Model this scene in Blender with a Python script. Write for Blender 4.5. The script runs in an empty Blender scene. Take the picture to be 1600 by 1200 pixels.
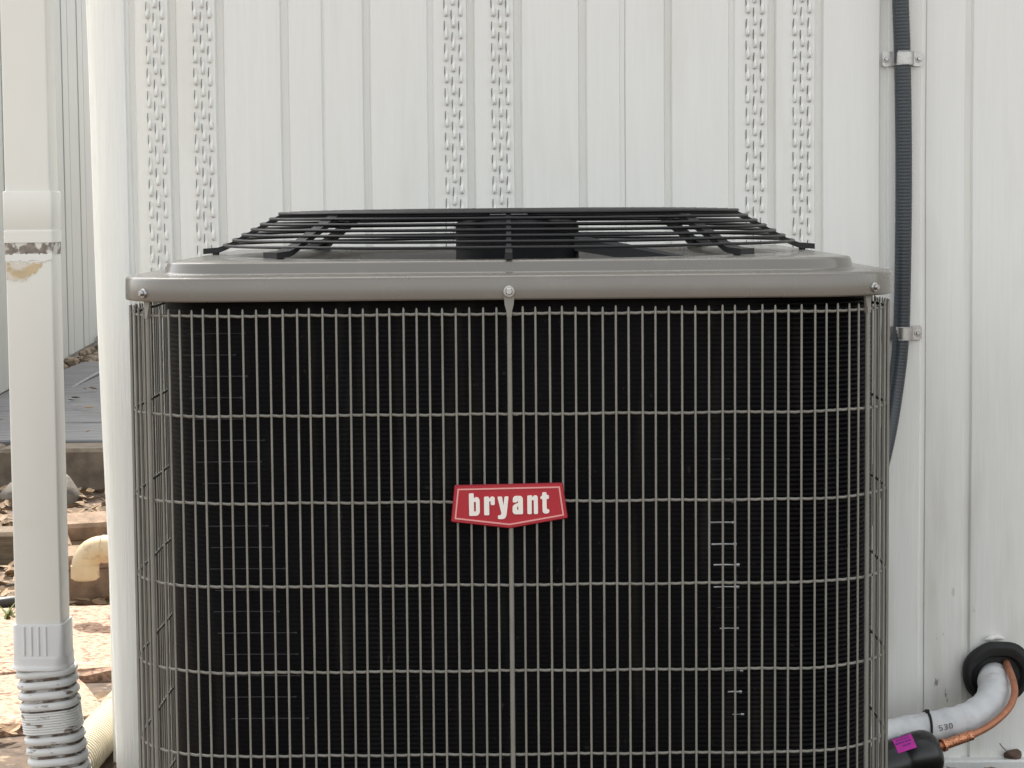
import bpy, math, random
from mathutils import Vector, Matrix, geometry
from math import sin, cos, pi, radians, tan, atan2, sqrt, hypot
random.seed(7)
S = bpy.context.scene
COL = S.collection

# ------------------------------------------------------------------ camera, sky, sun, exposure
FPX = 3488.0                                   # focal length in pixels of the 1600 px wide photograph
cam_d = bpy.data.cameras.new('camera'); cam = bpy.data.objects.new('camera', cam_d); COL.objects.link(cam)
cam_d.sensor_width = 36.0; cam_d.lens = 36.0 * FPX / 1600.0
cam_d.clip_start = 0.05; cam_d.clip_end = 2000.0
CAM_LOC = Vector((0.0, -2.5, 0.95))
CAM_ROT = Matrix.Rotation(radians(90 - 4.6), 4, 'X') @ Matrix.Rotation(radians(-0.5), 4, 'Z')
cam.matrix_world = Matrix.Translation(CAM_LOC) @ CAM_ROT
S.camera = cam

TO_SUN = Vector((-0.22, 0.92, 1.35)).normalized()
elev = math.asin(TO_SUN.z); azim = atan2(TO_SUN.x, TO_SUN.y)
world = bpy.data.worlds.new('World'); S.world = world; world.use_nodes = True
wn = world.node_tree; wn.nodes.clear()
sky = wn.nodes.new('ShaderNodeTexSky'); sky.sky_type = 'NISHITA'; sky.sun_disc = False
sky.sun_elevation = elev; sky.sun_rotation = azim % (2 * pi)
sky.air_density = 1.0; sky.dust_density = 3.0; sky.ozone_density = 0.6
hsv = wn.nodes.new('ShaderNodeHueSaturation'); hsv.inputs['Saturation'].default_value = 0.22   # thin white cloud
tint = wn.nodes.new('ShaderNodeMix'); tint.data_type = 'RGBA'; tint.blend_type = 'MULTIPLY'
tint.inputs[0].default_value = 1.0; tint.inputs[7].default_value = (1.0, 0.99, 0.95, 1)
bg = wn.nodes.new('ShaderNodeBackground'); bg.inputs['Strength'].default_value = 0.15
wo = wn.nodes.new('ShaderNodeOutputWorld')
wn.links.new(sky.outputs[0], hsv.inputs['Color']); wn.links.new(hsv.outputs[0], tint.inputs[6])
wn.links.new(tint.outputs[2], bg.inputs['Color']); wn.links.new(bg.outputs[0], wo.inputs['Surface'])

sun_d = bpy.data.lights.new('sun', 'SUN'); sun_d.energy = 2.7; sun_d.angle = radians(0.6); sun_d.color = (1.0, 0.94, 0.85)
sun = bpy.data.objects.new('sun', sun_d); COL.objects.link(sun)
sun.rotation_euler = TO_SUN.to_track_quat('Z', 'Y').to_euler(); sun.location = (0, 0, 12)

S.view_settings.view_transform = 'Standard'; S.view_settings.look = 'None'
S.view_settings.gamma = 1.0; S.view_settings.use_curve_mapping = False
S.view_settings.exposure = 1.68

# ------------------------------------------------------------------ helpers
def P(px, py, Y):
    """world point seen at pixel (px, py) of the 1600x1200 photograph, in the vertical plane y = Y"""
    d = CAM_ROT.to_3x3() @ Vector(((px - 800) / FPX, (600 - py) / FPX, -1.0))
    return CAM_LOC + d * ((Y - CAM_LOC.y) / d.y)

def lk(nt, a, b): nt.links.new(a, b)

def mat(name, color, rough=0.5, metal=0.0, var=0.0, vscale=8.0, stretch=(1, 1, 1), bump=0.0, bscale=200.0,
        bstretch=(1, 1, 1), spots=None, spec=0.5, coat=0.0, stain=None):
    m = bpy.data.materials.new(name); m.use_nodes = True
    nt = m.node_tree; b = nt.nodes['Principled BSDF']
    b.inputs['Roughness'].default_value = rough; b.inputs['Metallic'].default_value = metal
    b.inputs['Specular IOR Level'].default_value = spec; b.inputs['Coat Weight'].default_value = coat
    tc = nt.nodes.new('ShaderNodeTexCoord')
    geo = nt.nodes.new('ShaderNodeNewGeometry')
    col = None
    def noise(scale, st, detail=5.0):
        mp = nt.nodes.new('ShaderNodeMapping'); mp.inputs['Scale'].default_value = st
        lk(nt, geo.outputs['Position'], mp.inputs['Vector'])
        n = nt.nodes.new('ShaderNodeTexNoise'); n.inputs['Scale'].default_value = scale; n.inputs['Detail'].default_value = detail
        lk(nt, mp.outputs[0], n.inputs['Vector']); return n.outputs['Fac']
    def mixc(fac, a, c2):
        mx = nt.nodes.new('ShaderNodeMix'); mx.data_type = 'RGBA'
        lk(nt, fac, mx.inputs[0])
        if isinstance(a, tuple): mx.inputs[6].default_value = (*a, 1)
        else: lk(nt, a, mx.inputs[6])
        mx.inputs[7].default_value = (*c2, 1) if isinstance(c2, tuple) else (0, 0, 0, 1)
        return mx.outputs[2]
    def ramp(fac, lo, hi):
        r = nt.nodes.new('ShaderNodeMapRange'); r.inputs['From Min'].default_value = lo; r.inputs['From Max'].default_value = hi
        lk(nt, fac, r.inputs['Value']); return r.outputs[0]
    col = color
    if var > 0:
        col = mixc(ramp(noise(vscale, stretch), 0.3, 0.7), tuple(c * (1 - var) for c in color), tuple(min(1, c * (1 + var)) for c in color))
    for sp in (spots or []):                       # (colour, scale, low, high, stretch[, zlo, zhi])
        f = ramp(noise(sp[1], sp[4], 6.0), sp[2], sp[3])
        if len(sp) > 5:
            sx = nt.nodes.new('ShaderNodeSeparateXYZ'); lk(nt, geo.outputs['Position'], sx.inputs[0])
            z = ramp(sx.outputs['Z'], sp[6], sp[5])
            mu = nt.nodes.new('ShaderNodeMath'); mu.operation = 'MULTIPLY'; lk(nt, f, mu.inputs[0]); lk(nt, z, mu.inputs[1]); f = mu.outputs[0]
        col = mixc(f, col, sp[0])
    if isinstance(col, tuple): b.inputs['Base Color'].default_value = (*col, 1)
    else: lk(nt, col, b.inputs['Base Color'])
    if var > 0:
        rr = nt.nodes.new('ShaderNodeMapRange'); rr.inputs['To Min'].default_value = max(0.02, rough - 0.08); rr.inputs['To Max'].default_value = min(1, rough + 0.12)
        lk(nt, noise(vscale * 2.3, stretch), rr.inputs['Value']); lk(nt, rr.outputs[0], b.inputs['Roughness'])
    if bump > 0:
        bp = nt.nodes.new('ShaderNodeBump'); bp.inputs['Strength'].default_value = bump; bp.inputs['Distance'].default_value = 0.002
        lk(nt, noise(bscale, bstretch, 4.0), bp.inputs['Height']); lk(nt, bp.outputs[0], b.inputs['Normal'])
    return m

def finish(name, verts, faces, m, parent=None, smooth=None, fmats=None):
    me = bpy.data.meshes.new(name)
    me.from_pydata([tuple(v) for v in verts], [], faces)
    ms = m if isinstance(m, (list, tuple)) else [m]
    for x in ms: me.materials.append(x)
    if fmats: me.polygons.foreach_set('material_index', fmats)
    me.validate(); me.update()
    if smooth is not None:
        me.polygons.foreach_set('use_smooth', [True] * len(me.polygons))
        me.set_sharp_from_angle(angle=radians(smooth))
    return link(name, me, parent)

def link(name, me, parent=None):
    o = bpy.data.objects.new(name, me); COL.objects.link(o)
    if parent is not None: o.parent = parent
    return o

def tag(o, label, cat=None, group=None, kind=None):
    if label: o['label'] = label
    if cat: o['category'] = cat
    if group: o['group'] = group
    if kind: o['kind'] = kind
    return o

def empty(name, loc=(0, 0, 0)):
    o = bpy.data.objects.new(name, None); COL.objects.link(o); o.location = loc; o.empty_display_size = 0.05
    return o

class MB:
    def __init__(s): s.v = []; s.f = []; s.m = []
    def add(s, v, f, mi=0):
        n = len(s.v); s.v += [Vector(x) for x in v]; s.f += [tuple(i + n for i in q) for q in f]; s.m += [mi] * len(f)
    def box(s, c, d, mi=0, bev=0.0, rot=None):
        cx, cy, cz = c; hx, hy, hz = d[0] / 2, d[1] / 2, d[2] / 2
        if bev <= 0:
            v = [Vector((sx * hx, sy * hy, sz * hz)) for sz in (-1, 1) for sy in (-1, 1) for sx in (-1, 1)]
            f = [(0, 2, 3, 1), (4, 5, 7, 6), (0, 1, 5, 4), (2, 6, 7, 3), (0, 4, 6, 2), (1, 3, 7, 5)]
        else:
            v = []; loops = []
            for (z, e) in ((-hz, bev), (-hz + bev, 0), (hz - bev, 0), (hz, bev)):
                lp = []
                for (sx, sy) in ((-1, -1), (1, -1), (1, 1), (-1, 1)):
                    a = Vector((sx * (hx - e), sy * (hy - e), z)); bb = bev * 0.8
                    p1 = Vector((sx * (hx - e - bb), sy * (hy - e), z)); p2 = Vector((sx * (hx - e), sy * (hy - e - bb), z))
                    lp += ([p2, p1] if sx * sy > 0 else [p1, p2]) if False else ([p1, p2] if sx * sy < 0 else [p2, p1])
                loops.append(lp)
            f = []
            for lp in loops: v += lp
            for k in range(3):
                for i in range(8): f.append((k * 8 + i, k * 8 + (i + 1) % 8, k * 8 + 8 + (i + 1) % 8, k * 8 + 8 + i))
            f.append(tuple(range(7, -1, -1))); f.append(tuple(range(24, 32)))
        if rot is not None: v = [rot @ x for x in v]
        s.add([x + Vector(c) for x in v], f, mi)
    def loft(s, loops, mi=0, closed=True, cap0=False, cap1=False):
        n = len(loops[0]); v = [p for lp in loops for p in lp]; f = []
        for k in range(len(loops) - 1):
            for i in range(n if closed else n - 1):
                j = (i + 1) % n; f.append((k * n + i, k * n + j, (k + 1) * n + j, (k + 1) * n + i))
        if cap0: f.append(tuple(range(n - 1, -1, -1)))
        if cap1: f.append(tuple((len(loops) - 1) * n + i for i in range(n)))
        s.add(v, f, mi)
    def tube(s, pts, r, seg=10, mi=0, closed=False, cap=True, flat=None):
        pts = [Vector(p) for p in pts]; n = len(pts); rs = r if isinstance(r, (list, tuple)) else [r] * n
        loops = []; up = None
        for i in range(n):
            a = pts[(i - 1) % n] if (closed or i > 0) else pts[i]
            b = pts[(i + 1) % n] if (closed or i < n - 1) else pts[i]
            t = (b - a).normalized()
            if up is None:
                up = Vector((0, 0, 1)) if abs(t.z) < 0.9 else Vector((0, 1, 0))
            sd = t.cross(up).normalized(); up = sd.cross(t).normalized()
            fx, fy = flat or (1, 1)
            loops.append([pts[i] + (sd * cos(q) * fx + up * sin(q) * fy) * rs[i] for q in [2 * pi * k / seg for k in range(seg)]])
        if closed: loops.append(loops[0])
        s.loft(loops, mi, cap0=cap and not closed, cap1=cap and not closed)
    def build(s, name, m, parent=None, smooth=None):
        return finish(name, s.v, s.f, m, parent, smooth, s.m)

def bez(pts, n=8):
    """Catmull-Rom through points"""
    pts = [Vector(p) for p in pts]; out = []
    for i in range(len(pts) - 1):
        p0 = pts[max(i - 1, 0)]; p1 = pts[i]; p2 = pts[i + 1]; p3 = pts[min(i + 2, len(pts) - 1)]
        for k in range(n):
            t = k / n
            out.append(0.5 * ((2 * p1) + (p2 - p0) * t + (2 * p0 - 5 * p1 + 4 * p2 - p3) * t * t + (3 * p1 - p0 - 3 * p2 + p3) * t ** 3))
    out.append(pts[-1]); return out

def rsq(hw, r, z, cx=0, cy=0, n=10, m=6):
    """rounded square loop, points in fixed order, ccw from front centre"""
    pts = []
    L = hw - r
    base = []
    for i in range(m): base.append((L * i / m, -hw))
    for i in range(n): a = -pi / 2 + (pi / 2) * i / n; base.append((L + r * cos(a), -L + r * sin(a)))
    for i in range(m): base.append((hw, -L + L * i / m))
    for q in range(4):
        c, s_ = cos(q * pi / 2), sin(q * pi / 2)
        for (x, y) in base: pts.append(Vector((cx + c * x - s_ * y, cy + s_ * x + c * y, z)))
    return pts

def poly_extrude(outer, holes, d0, d1, xf):
    """flat polygon (2D, with holes) extruded along depth; xf(x, z, d) -> Vector"""
    loops = [outer] + holes
    tri = geometry.tessellate_polygon([[Vector((a, b, 0)) for a, b in lp] for lp in loops])
    flatp = [p for lp in loops for p in lp]; n = len(flatp)
    v = [xf(a, b, d1) for a, b in flatp] + [xf(a, b, d0) for a, b in flatp]
    f = []
    for t in tri:
        a, b, c = [Vector((*flatp[i], 0)) for i in t]
        q = tuple(t)
        if (b - a).cross(c - a).z < 0: q = (t[0], t[2], t[1])
        f.append(q)
    o = 0
    for lp in loops:
        k = len(lp); area = sum(lp[i][0] * lp[(i + 1) % k][1] - lp[(i + 1) % k][0] * lp[i][1] for i in range(k))
        for i in range(k):
            j = (i + 1) % k
            q = (o + i, n + o + i, n + o + j, o + j)
            f.append(q if area > 0 else q)
        o += k
    return v, f

def rounded(poly, r, n=3):
    out = []; k = len(poly)
    for i in range(k):
        p = Vector(poly[i]); a = Vector(poly[i - 1]); b = Vector(poly[(i + 1) % k])
        da, db = a - p, b - p; rr = min(r, da.length * 0.45, db.length * 0.45)
        s_ = p + da.normalized() * rr; e = p + db.normalized() * rr
        for j in range(n + 1):
            t = j / n; q = s_ * (1 - t) ** 2 + p * 2 * t * (1 - t) + e * t * t
            out.append((q.x, q.y))
    return out

# ------------------------------------------------------------------ materials
M = {}
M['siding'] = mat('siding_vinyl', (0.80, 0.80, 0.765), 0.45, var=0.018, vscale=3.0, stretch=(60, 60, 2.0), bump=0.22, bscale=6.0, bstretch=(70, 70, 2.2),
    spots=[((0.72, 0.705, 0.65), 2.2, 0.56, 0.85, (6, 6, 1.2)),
           ((0.50, 0.48, 0.41), 9.0, 0.46, 0.80, (2.5, 2.5, 0.4), 0.05, 0.80),  # dirt film, strengthened towards the ground to paint in shade as well
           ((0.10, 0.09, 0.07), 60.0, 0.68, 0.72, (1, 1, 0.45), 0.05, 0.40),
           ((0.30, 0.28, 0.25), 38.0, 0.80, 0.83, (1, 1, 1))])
M['siding_trim'] = mat('siding_trim_vinyl', (0.76, 0.77, 0.755), 0.45, var=0.03, vscale=3.0, stretch=(90, 90, 2.0), bump=0.4, bscale=5.0, bstretch=(90, 90, 1.8),
    spots=[((0.63, 0.61, 0.54), 2.2, 0.55, 0.85, (5, 5, 1.0))])
M['vent_dark'] = mat('vent_shade_dark', (0.20, 0.20, 0.185), 0.9)  # shade of the slot opening as a colour; nothing is cut through
M['wallcore'] = mat('wall_sheathing', (0.35, 0.33, 0.30), 0.8, var=0.1)
M['unseen_roof'] = mat('unseen_roof_shingle_grey', (0.10, 0.10, 0.10), 0.9, var=0.2, vscale=20)
M['lid'] = mat('taupe_powder_coat', (0.152, 0.140, 0.121), 0.27, metal=0.12, var=0.04, vscale=5, bump=0.010, bscale=60, spec=0.7, coat=0.25,
    spots=[((0.20, 0.19, 0.17), 26, 0.60, 0.90, (1, 1, 1)), ((0.08, 0.07, 0.06), 120, 0.76, 0.80, (1, 1, 1))])
M['wire'] = mat('taupe_coated_wire', (0.205, 0.198, 0.172), 0.45, var=0.12, vscale=30)
M['grille'] = mat('black_coated_wire', (0.006, 0.006, 0.008), 0.36, var=0.1, vscale=40, spec=0.4)
M['coil'] = mat('black_coil_fin', (0.0024, 0.0024, 0.0030), 0.50, var=0.5, vscale=14, stretch=(4, 4, 0.6), spec=0.09,
    spots=[((0.012, 0.011, 0.010), 16, 0.56, 0.75, (3.0, 3.0, 0.25)), ((0.02, 0.018, 0.017), 120, 0.70, 0.75, (1, 1, 0.6))])
M['motor'] = mat('motor_black', (0.0045, 0.005, 0.007), 0.5, spec=.25)
M['blade'] = mat('fan_blade_grey', (0.030, 0.034, 0.036), 0.4)
M['tubegrey'] = mat('aluminium_tube', (0.34, 0.35, 0.35), 0.35, metal=0.7, var=0.5, vscale=90)
M['tube_shaded'] = mat('aluminium_tube_shaded', (0.020, 0.020, 0.023), 0.5, metal=0.3, var=.6, vscale=60)  # darker copy of the tube metal, shade put into the colour
M['zinc'] = mat('zinc_steel', (0.46, 0.46, 0.455), 0.30, metal=0.95, var=0.12, vscale=60, bump=0.1, bscale=300)
M['badge'] = mat('badge_red', (0.40, 0.012, 0.026), 0.42, var=0.03, vscale=40, bump=0.1, bscale=900)
M['badge_rim'] = mat('badge_red_rim', (0.25, 0.010, 0.020), 0.35)
M['badge_line'] = mat('badge_pink_line', (0.74, 0.34, 0.32), 0.45)
M['badge_text'] = mat('badge_white_text', (0.82, 0.78, 0.73), 0.45)
M['conduit'] = mat('conduit_charcoal', (0.030, 0.038, 0.046), 0.28, var=0.08, vscale=20)
M['rubber'] = mat('black_rubber', (0.008, 0.008, 0.0075), 0.6, var=0.2, vscale=30, bump=0.3, bscale=180)
M['foam'] = mat('white_insulation', (0.60, 0.61, 0.62), 0.7, var=0.07, vscale=20, bump=1.0, bscale=55,
    spots=[((0.40, 0.40, 0.39), 30, 0.60, 0.80, (1, 1, 1))])
M['copper'] = mat('copper', (0.46, 0.20, 0.115), 0.52, metal=0.55, var=0.18, vscale=60, bump=0.15, bscale=300)
M['copperwire'] = mat('copper_braze', (0.66, 0.30, 0.17), 0.32, metal=0.9, var=0.4, vscale=220, bump=1.0, bscale=350)
M['drier'] = mat('drier_black_paint', (0.005, 0.006, 0.006), 0.28, var=0.2, vscale=20)
M['magenta'] = mat('magenta_sticker', (0.58, 0.03, 0.38), 0.5, var=.06, vscale=60)
M['ink'] = mat('grey_ink', (0.16, 0.16, 0.17), 0.7)
M['caulk'] = mat('sealant_white', (0.78, 0.77, 0.73), 0.5)
M['spout'] = mat('downspout_cream', (0.77, 0.76, 0.70), 0.36, var=0.015, vscale=6, stretch=(3, 3, 1), bump=0.04, bscale=60,
    spots=[((0.62, 0.58, 0.48), 4.0, 0.62, 0.9, (1, 1, 1)), ((0.30, 0.27, 0.22), 60, 0.77, 0.80, (1, 1, 1))])
M['spout_stain'] = mat('downspout_tan_stain', (0.56, 0.44, 0.27), 0.6, var=0.12, vscale=30, spots=[((0.68, 0.64, 0.55), 28, 0.52, 0.6, (1, 1, 1.5))])
M['grime'] = mat('old_grime', (0.22, 0.19, 0.16), 0.9, var=0.4, vscale=90, spots=[((0.70, 0.68, 0.62), 60, 0.44, 0.52, (1, 1, 0.8))])
M['adapter'] = mat('adapter_white', (0.70, 0.705, 0.70), 0.42, var=0.03, vscale=8, bump=0.05, bscale=80)
M['flex'] = mat('flex_pipe_white', (0.66, 0.67, 0.66), 0.45, var=0.06, vscale=14,
    spots=[((0.16, 0.115, 0.09), 38, 0.60, 0.68, (1, 1, 2.5))])
M['soilgroove'] = mat('soil_in_groove', (0.20, 0.155, 0.13), 0.95, var=0.4, vscale=70, spots=[((0.60, 0.60, 0.58), 40, 0.46, 0.56, (1, 1, 1))])
M['cream_pipe'] = mat('cream_drain_pipe', (0.52, 0.47, 0.36), 0.5, var=0.06, vscale=12, spots=[((0.28, 0.21, 0.14), 20, 0.60, 0.7, (1, 1, 1))])
M['pvc'] = mat('pvc_ivory', (0.46, 0.37, 0.23), 0.38, var=0.10, vscale=16, spots=[((0.22, 0.16, 0.10), 30, 0.58, 0.75, (1, 1, 1))])
M['block'] = mat('tan_concrete_block', (0.21, 0.145, 0.10), 0.95, var=0.3, vscale=35, bump=1.0, bscale=150)
M['paver'] = mat('pink_rough_paver', (0.32, 0.21, 0.15), 0.95, var=0.5, vscale=90, bump=1.0, bscale=110, spots=[((0.12, 0.06, 0.04), 55, 0.56, 0.66, (1, 1, 1))])
M['slate'] = mat('grey_slate', (0.105, 0.106, 0.113), 0.6, var=0.35, vscale=6, stretch=(1, 4, 1), bump=0.5, bscale=40)
M['kerb'] = mat('weathered_kerb', (0.13, 0.105, 0.08), 0.95, var=0.3, vscale=22, bump=1.0, bscale=90)
M['rock'] = mat('grey_rock', (0.13, 0.115, 0.10), 0.95, var=0.3, vscale=25, bump=1.0, bscale=80)
M['timber'] = mat('weathered_timber', (0.12, 0.09, 0.06), 0.9, var=0.3, vscale=12, stretch=(1, 8, 8), bump=0.8, bscale=40, bstretch=(1, 6, 6))
M['soil'] = mat('mulch_soil', (0.075, 0.050, 0.034), 0.95, var=0.5, vscale=22, bump=1.0, bscale=60, spots=[((0.20, 0.15, 0.10), 40, 0.58, 0.66, (1, 1, 1))])
M['leaf'] = mat('dry_leaf_tan', (0.22, 0.15, 0.09), 0.8, var=0.45, vscale=14)
M['leafdark'] = mat('dry_leaf_brown', (0.085, 0.052, 0.035), 0.7, var=0.3, vscale=40)
M['weed'] = mat('weed_green', (0.10, 0.14, 0.03), 0.6, var=0.3, vscale=40)
M['gravel'] = mat('tan_rubble', (0.25, 0.20, 0.15), 0.95, var=0.35, vscale=16, bump=0.6, bscale=100)
M['concrete'] = mat('concrete_pad', (0.36, 0.35, 0.33), 0.9, var=0.15, vscale=12, bump=0.5, bscale=120)
M['neighbour'] = mat('neighbour_vinyl', (0.37, 0.385, 0.37), 0.5, var=0.05, vscale=2, stretch=(30, 30, 1), bump=0.3, bscale=5, bstretch=(50, 50, 1.5))
M['hose'] = mat('black_poly_hose', (0.015, 0.015, 0.015), 0.4)

# ------------------------------------------------------------------ setting: ground and terrace
WY = 1.11                                          # front plane of the house wall
mb = MB(); g = 120.0
mb.add([(-g, -g, 0), (g, -g, 0), (g, g, 0), (-g, g, 0)], [(0, 1, 2, 3)])
tag(mb.build('ground', M['soil']), None, kind='structure')
mb = MB(); mb.box((0, 0.445, 0.03), (1.02, 1.0, 0.06), bev=0.008)
tag(mb.build('equipment_pad', M['concrete']), None, kind='structure')

# ------------------------------------------------------------------ the house with its siding
house = tag(empty('house', (0.8, WY, 0)), 'white house wall of vertical vinyl siding with vented strips', 'house')
HX0 = P(155, 600, WY).x; HX1 = 4.2
def hchild(o):
    o.parent = house; o.matrix_parent_inverse = Matrix.Translation(house.location).inverted(); return o
mb = MB(); mb.box(((HX0 + 0.03 + HX1) / 2, WY + 0.03 + 4.0, 1.3), (HX1 - HX0 - 0.03, 8.0, 2.6))
hchild(mb.build('wall', M['wallcore']))
mb = MB(); mb.box(((HX0 - 0.10 + HX1 + 0.2) / 2, WY - 0.20 + 4.3, 2.65), (HX1 - HX0 + 0.3, 8.6, 0.10), bev=0.01)
hchild(mb.build('unseen_roof', M['unseen_roof']))  # out of view, height and overhang set to keep sun off the unit
mb = MB(); mb.box(((HX0 + HX1) / 2, WY - 0.27, 2.62), (HX1 - HX0 + 0.45, 0.10, 0.12), bev=0.012)
hchild(mb.build('gutter', M['spout']))
PXM = 966.2                                        # wall pixels per metre
ZS = P(1540, 1188, WY - .02).z
ZB, ZT = ZS - 0.006, 2.6
bands = [(-141, -129, 8.5, 2.0, 3.0), (-41, -31.5, 6.5, 2.0, 4.0), (20, 32.5, 10.5, 3.0, 4.5), (93, 106, 10.5, 3.0, 4.5), (193.5, 206.5, 8.5, 2.0, 3.0), (256.5, 264.0, 4.0, 2.0, 4.0)]
prof = [(-201, 4.6), (-198, 4.2)]
for (a_, b_, dp, d_in, d_out) in bands:      # each band is a shallow channel: steep drop, flat floor, sloped return
    prof += [(a_ - 2.5, d_in), (a_ - .8, d_in + .3), (a_ + 1.2, d_in + dp), (b_ - 2.2, d_in + dp), (b_ + .6, d_out + .4), (b_ + 2.6, d_out)] if b_ < 260 else [(a_ - 2.5, d_in), (a_, d_in + .2), (a_ + 2.0, d_in + dp), (b_ + .9, d_in + dp), (b_ + 1.1, d_in + dp + 1.6), (266.45, d_in + dp + 1.6)]
XC0 = P(711, 200, WY).x
def depth_at(u):
    for (a, da), (b, db) in zip(prof, prof[1:]):
        if a <= u <= b: return da + (db - da) * (u - a) / (b - a)
    return 2.0
NZ = 26
def siding_panel(cx, u0=-201.0, u1=266.45):
    pts = [(u0, depth_at(u0))] + [(u, d) for u, d in prof if u0 < u < u1] + [(u1, depth_at(u1))]
    mb = MB(); loops = []
    ph = 1.3
    for k in range(NZ + 1):
        z = ZB + (ZT - ZB) * k / NZ
        w = 0.0009 * sin(z * 3.1 + ph) + 0.0006 * sin(z * 7.7 + ph * 2)
        lp = [Vector((cx + u / PXM + w, WY + d * 0.001, z)) for u, d in pts]
        lp += [Vector((cx + u1 / PXM + w, WY + 0.024, z)), Vector((cx + u0 / PXM + w, WY + 0.024, z))]
        loops.append(lp[::-1])
    mb.loft(loops[::-1], cap0=True, cap1=True)
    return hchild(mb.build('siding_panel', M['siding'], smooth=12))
# louvre slot: a lanced teardrop, its upper left opening painted dark for shade, bulging low on the right
def slot_mesh():
    v = []; f = []; fm = []
    H, Wd = 0.0290, 0.0094
    n = 12; rows = []
    for i in range(n + 1):
        t = i / n; z = H * (0.5 - t)
        wl = Wd * 0.5 * (0.50 + 0.28 * t) * min(1.0, sqrt(max(0, 1 - ((t - 0.86) / 0.14) ** 2)) if t > 0.86 else 1.0) * (min(1, 0.35 + t * 6))
        rows.append((z, wl, t))
    for z, wl, t in rows:
        up = min(1.0, max(0.0, (t - 0.30) / 0.48)); up = up * up * (3 - 2 * up)
        h = 0.0006 + 0.0068 * up * (1.0 if t < 0.84 else max(0.0, 1 - ((t - 0.84) / 0.16) ** 2))
        h0 = 0.0014 * max(0.0, 1 - t * 1.3) + 0.0001 + h * 0.25
        for (x, d) in ((-wl, 0.0), (-wl, h0), (-wl * 0.30, h), (wl * 0.40, h * 0.92), (wl, 0.0)):
            v.append((x, -d, z))
    for i in range(n):
        for k in range(4):
            a = i * 5 + k; f.append((a, a + 5, a + 6, a + 1)); fm.append(1 if (k == 0 and i < 4) else 0)
    # dark slit beside the lifted edge: the opening's shade as colour
    b = len(v); zz = [H * 0.5, H * 0.3, H * 0.02, -H * 0.2]; ww = [0.0006, 0.0015, 0.0015, 0.0003]
    for z, w in zip(zz, ww):
        wl = Wd * 0.5 * 0.60
        v += [(-wl - w * .6, -0.0009, z), (-wl + 0.0007, -0.0022, z)]
    for i in range(3): f.append((b + 2 * i, b + 2 * i + 2, b + 2 * i + 3, b + 2 * i + 1)); fm.append(1)
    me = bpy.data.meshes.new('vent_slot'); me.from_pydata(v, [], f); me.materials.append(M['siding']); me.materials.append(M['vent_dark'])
    me.polygons.foreach_set('material_index', fm); me.validate(); me.update()
    me.polygons.foreach_set('use_smooth', [True] * len(me.polygons)); me.set_sharp_from_angle(angle=radians(40))
    return me
SLOT = slot_mesh()
PITCH = 0.0354
panels = []
for q in range(-1, 7):
    cx = XC0 + q * 467.5 / PXM
    if q == -1: cx += 5.5 / PXM; panels.append((q, cx, siding_panel(cx, -53, 260.95)))
    else: panels.append((q, cx, siding_panel(cx)))
rest = MB()
for q, cx, po in panels:
    for sc in (0.0, 73.0):
        for ci, off in enumerate((-11.2, 0.0, 11.2)):
            u = sc - 1 + off
            for k in range(int((ZT - ZB) / PITCH) - 1):
                z = ZB + 0.03 + PITCH * (k + (0.5 if ci == 1 else 0.0))
                x = cx + u / PXM; y = WY + depth_at(u) * 0.001 - 0.0006
                if q <= 1 and 0.82 < z < 1.33:
                    o = link('vent_slot', SLOT, po); o.location = (x - house.location.x, y - house.location.y, z)
                    o.matrix_parent_inverse = Matrix.Identity(4)
                    o.location = (x, y, z); o.rotation_euler = (0, random.uniform(-.05, .05), 0); o.scale = (random.uniform(.88, 1.08), random.uniform(.65, 1.1), random.uniform(.93, 1.05))
                elif q <= 3:
                    n0 = len(rest.v); rest.v += [Vector((x, y, z)) + vv.co for vv in SLOT.vertices]
                    rest.f += [tuple(i + n0 for i in p.vertices) for p in SLOT.polygons]; rest.m += [p.material_index for p in SLOT.polygons]
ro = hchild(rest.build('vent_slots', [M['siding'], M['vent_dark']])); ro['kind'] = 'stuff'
# corner trim: front leg with grain, bull-nosed edge and a return along the side
mb = MB(); loops = []
for k in range(NZ + 1):
    z = -0.01 + (ZT + 0.01) * k / NZ
    pz = P(143, 600, WY).x
    lean = (z - 0.65) * -0.0175 + 0.0015 * sin(z * 6) 
    xl = HX0 + lean; xr = XC0 - 467.5 / PXM - 40 / PXM
    y0 = WY - 0.004
    lp = [(xr, y0 + 0.006), (xr - 0.003, y0 + 0.001), (xl + 0.016, y0), (xl + 0.010, y0 + 0.0025), (xl + 0.004, y0 + 0.006), (xl + 0.001, y0 + 0.012), (xl, y0 + 0.02), (xl, y0 + 0.12), (xl + 0.02, y0 + 0.12), (xl + 0.02, y0 + 0.026), (xr, y0 + 0.026)]
    loops.append([Vector((a, b, z)) for a, b in lp])
mb.loft(loops, cap0=True, cap1=True)
hchild(mb.build('corner_trim', M['siding_trim'], smooth=30))
mb = MB(); mb.box(((HX0 + 0.09 + HX1) / 2, WY - 0.004, ZS - .010), (HX1 - HX0 - 0.09, 0.034, 0.020), bev=0.003)
hchild(mb.build('starter_strip', M['siding_trim']))
mb = MB(); mb.box((HX0 + 0.006, WY + 0.12 + 3.9, 1.3), (0.04, 7.79, 2.58))
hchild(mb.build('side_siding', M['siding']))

# ------------------------------------------------------------------ the condenser unit
UX, UY = P(797.5, 700, 0.0).x, 0.445
unit = tag(empty('air_conditioner', (UX, UY, 0.06)), 'large black and taupe air conditioner condenser with wire guard and red badge', 'air conditioner')
UI = Matrix.Translation(unit.location).inverted()
def uchild(o, p=None):
    o.parent = p or unit; o.matrix_parent_inverse = UI if p is None else Matrix.Identity(4); return o
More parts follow.
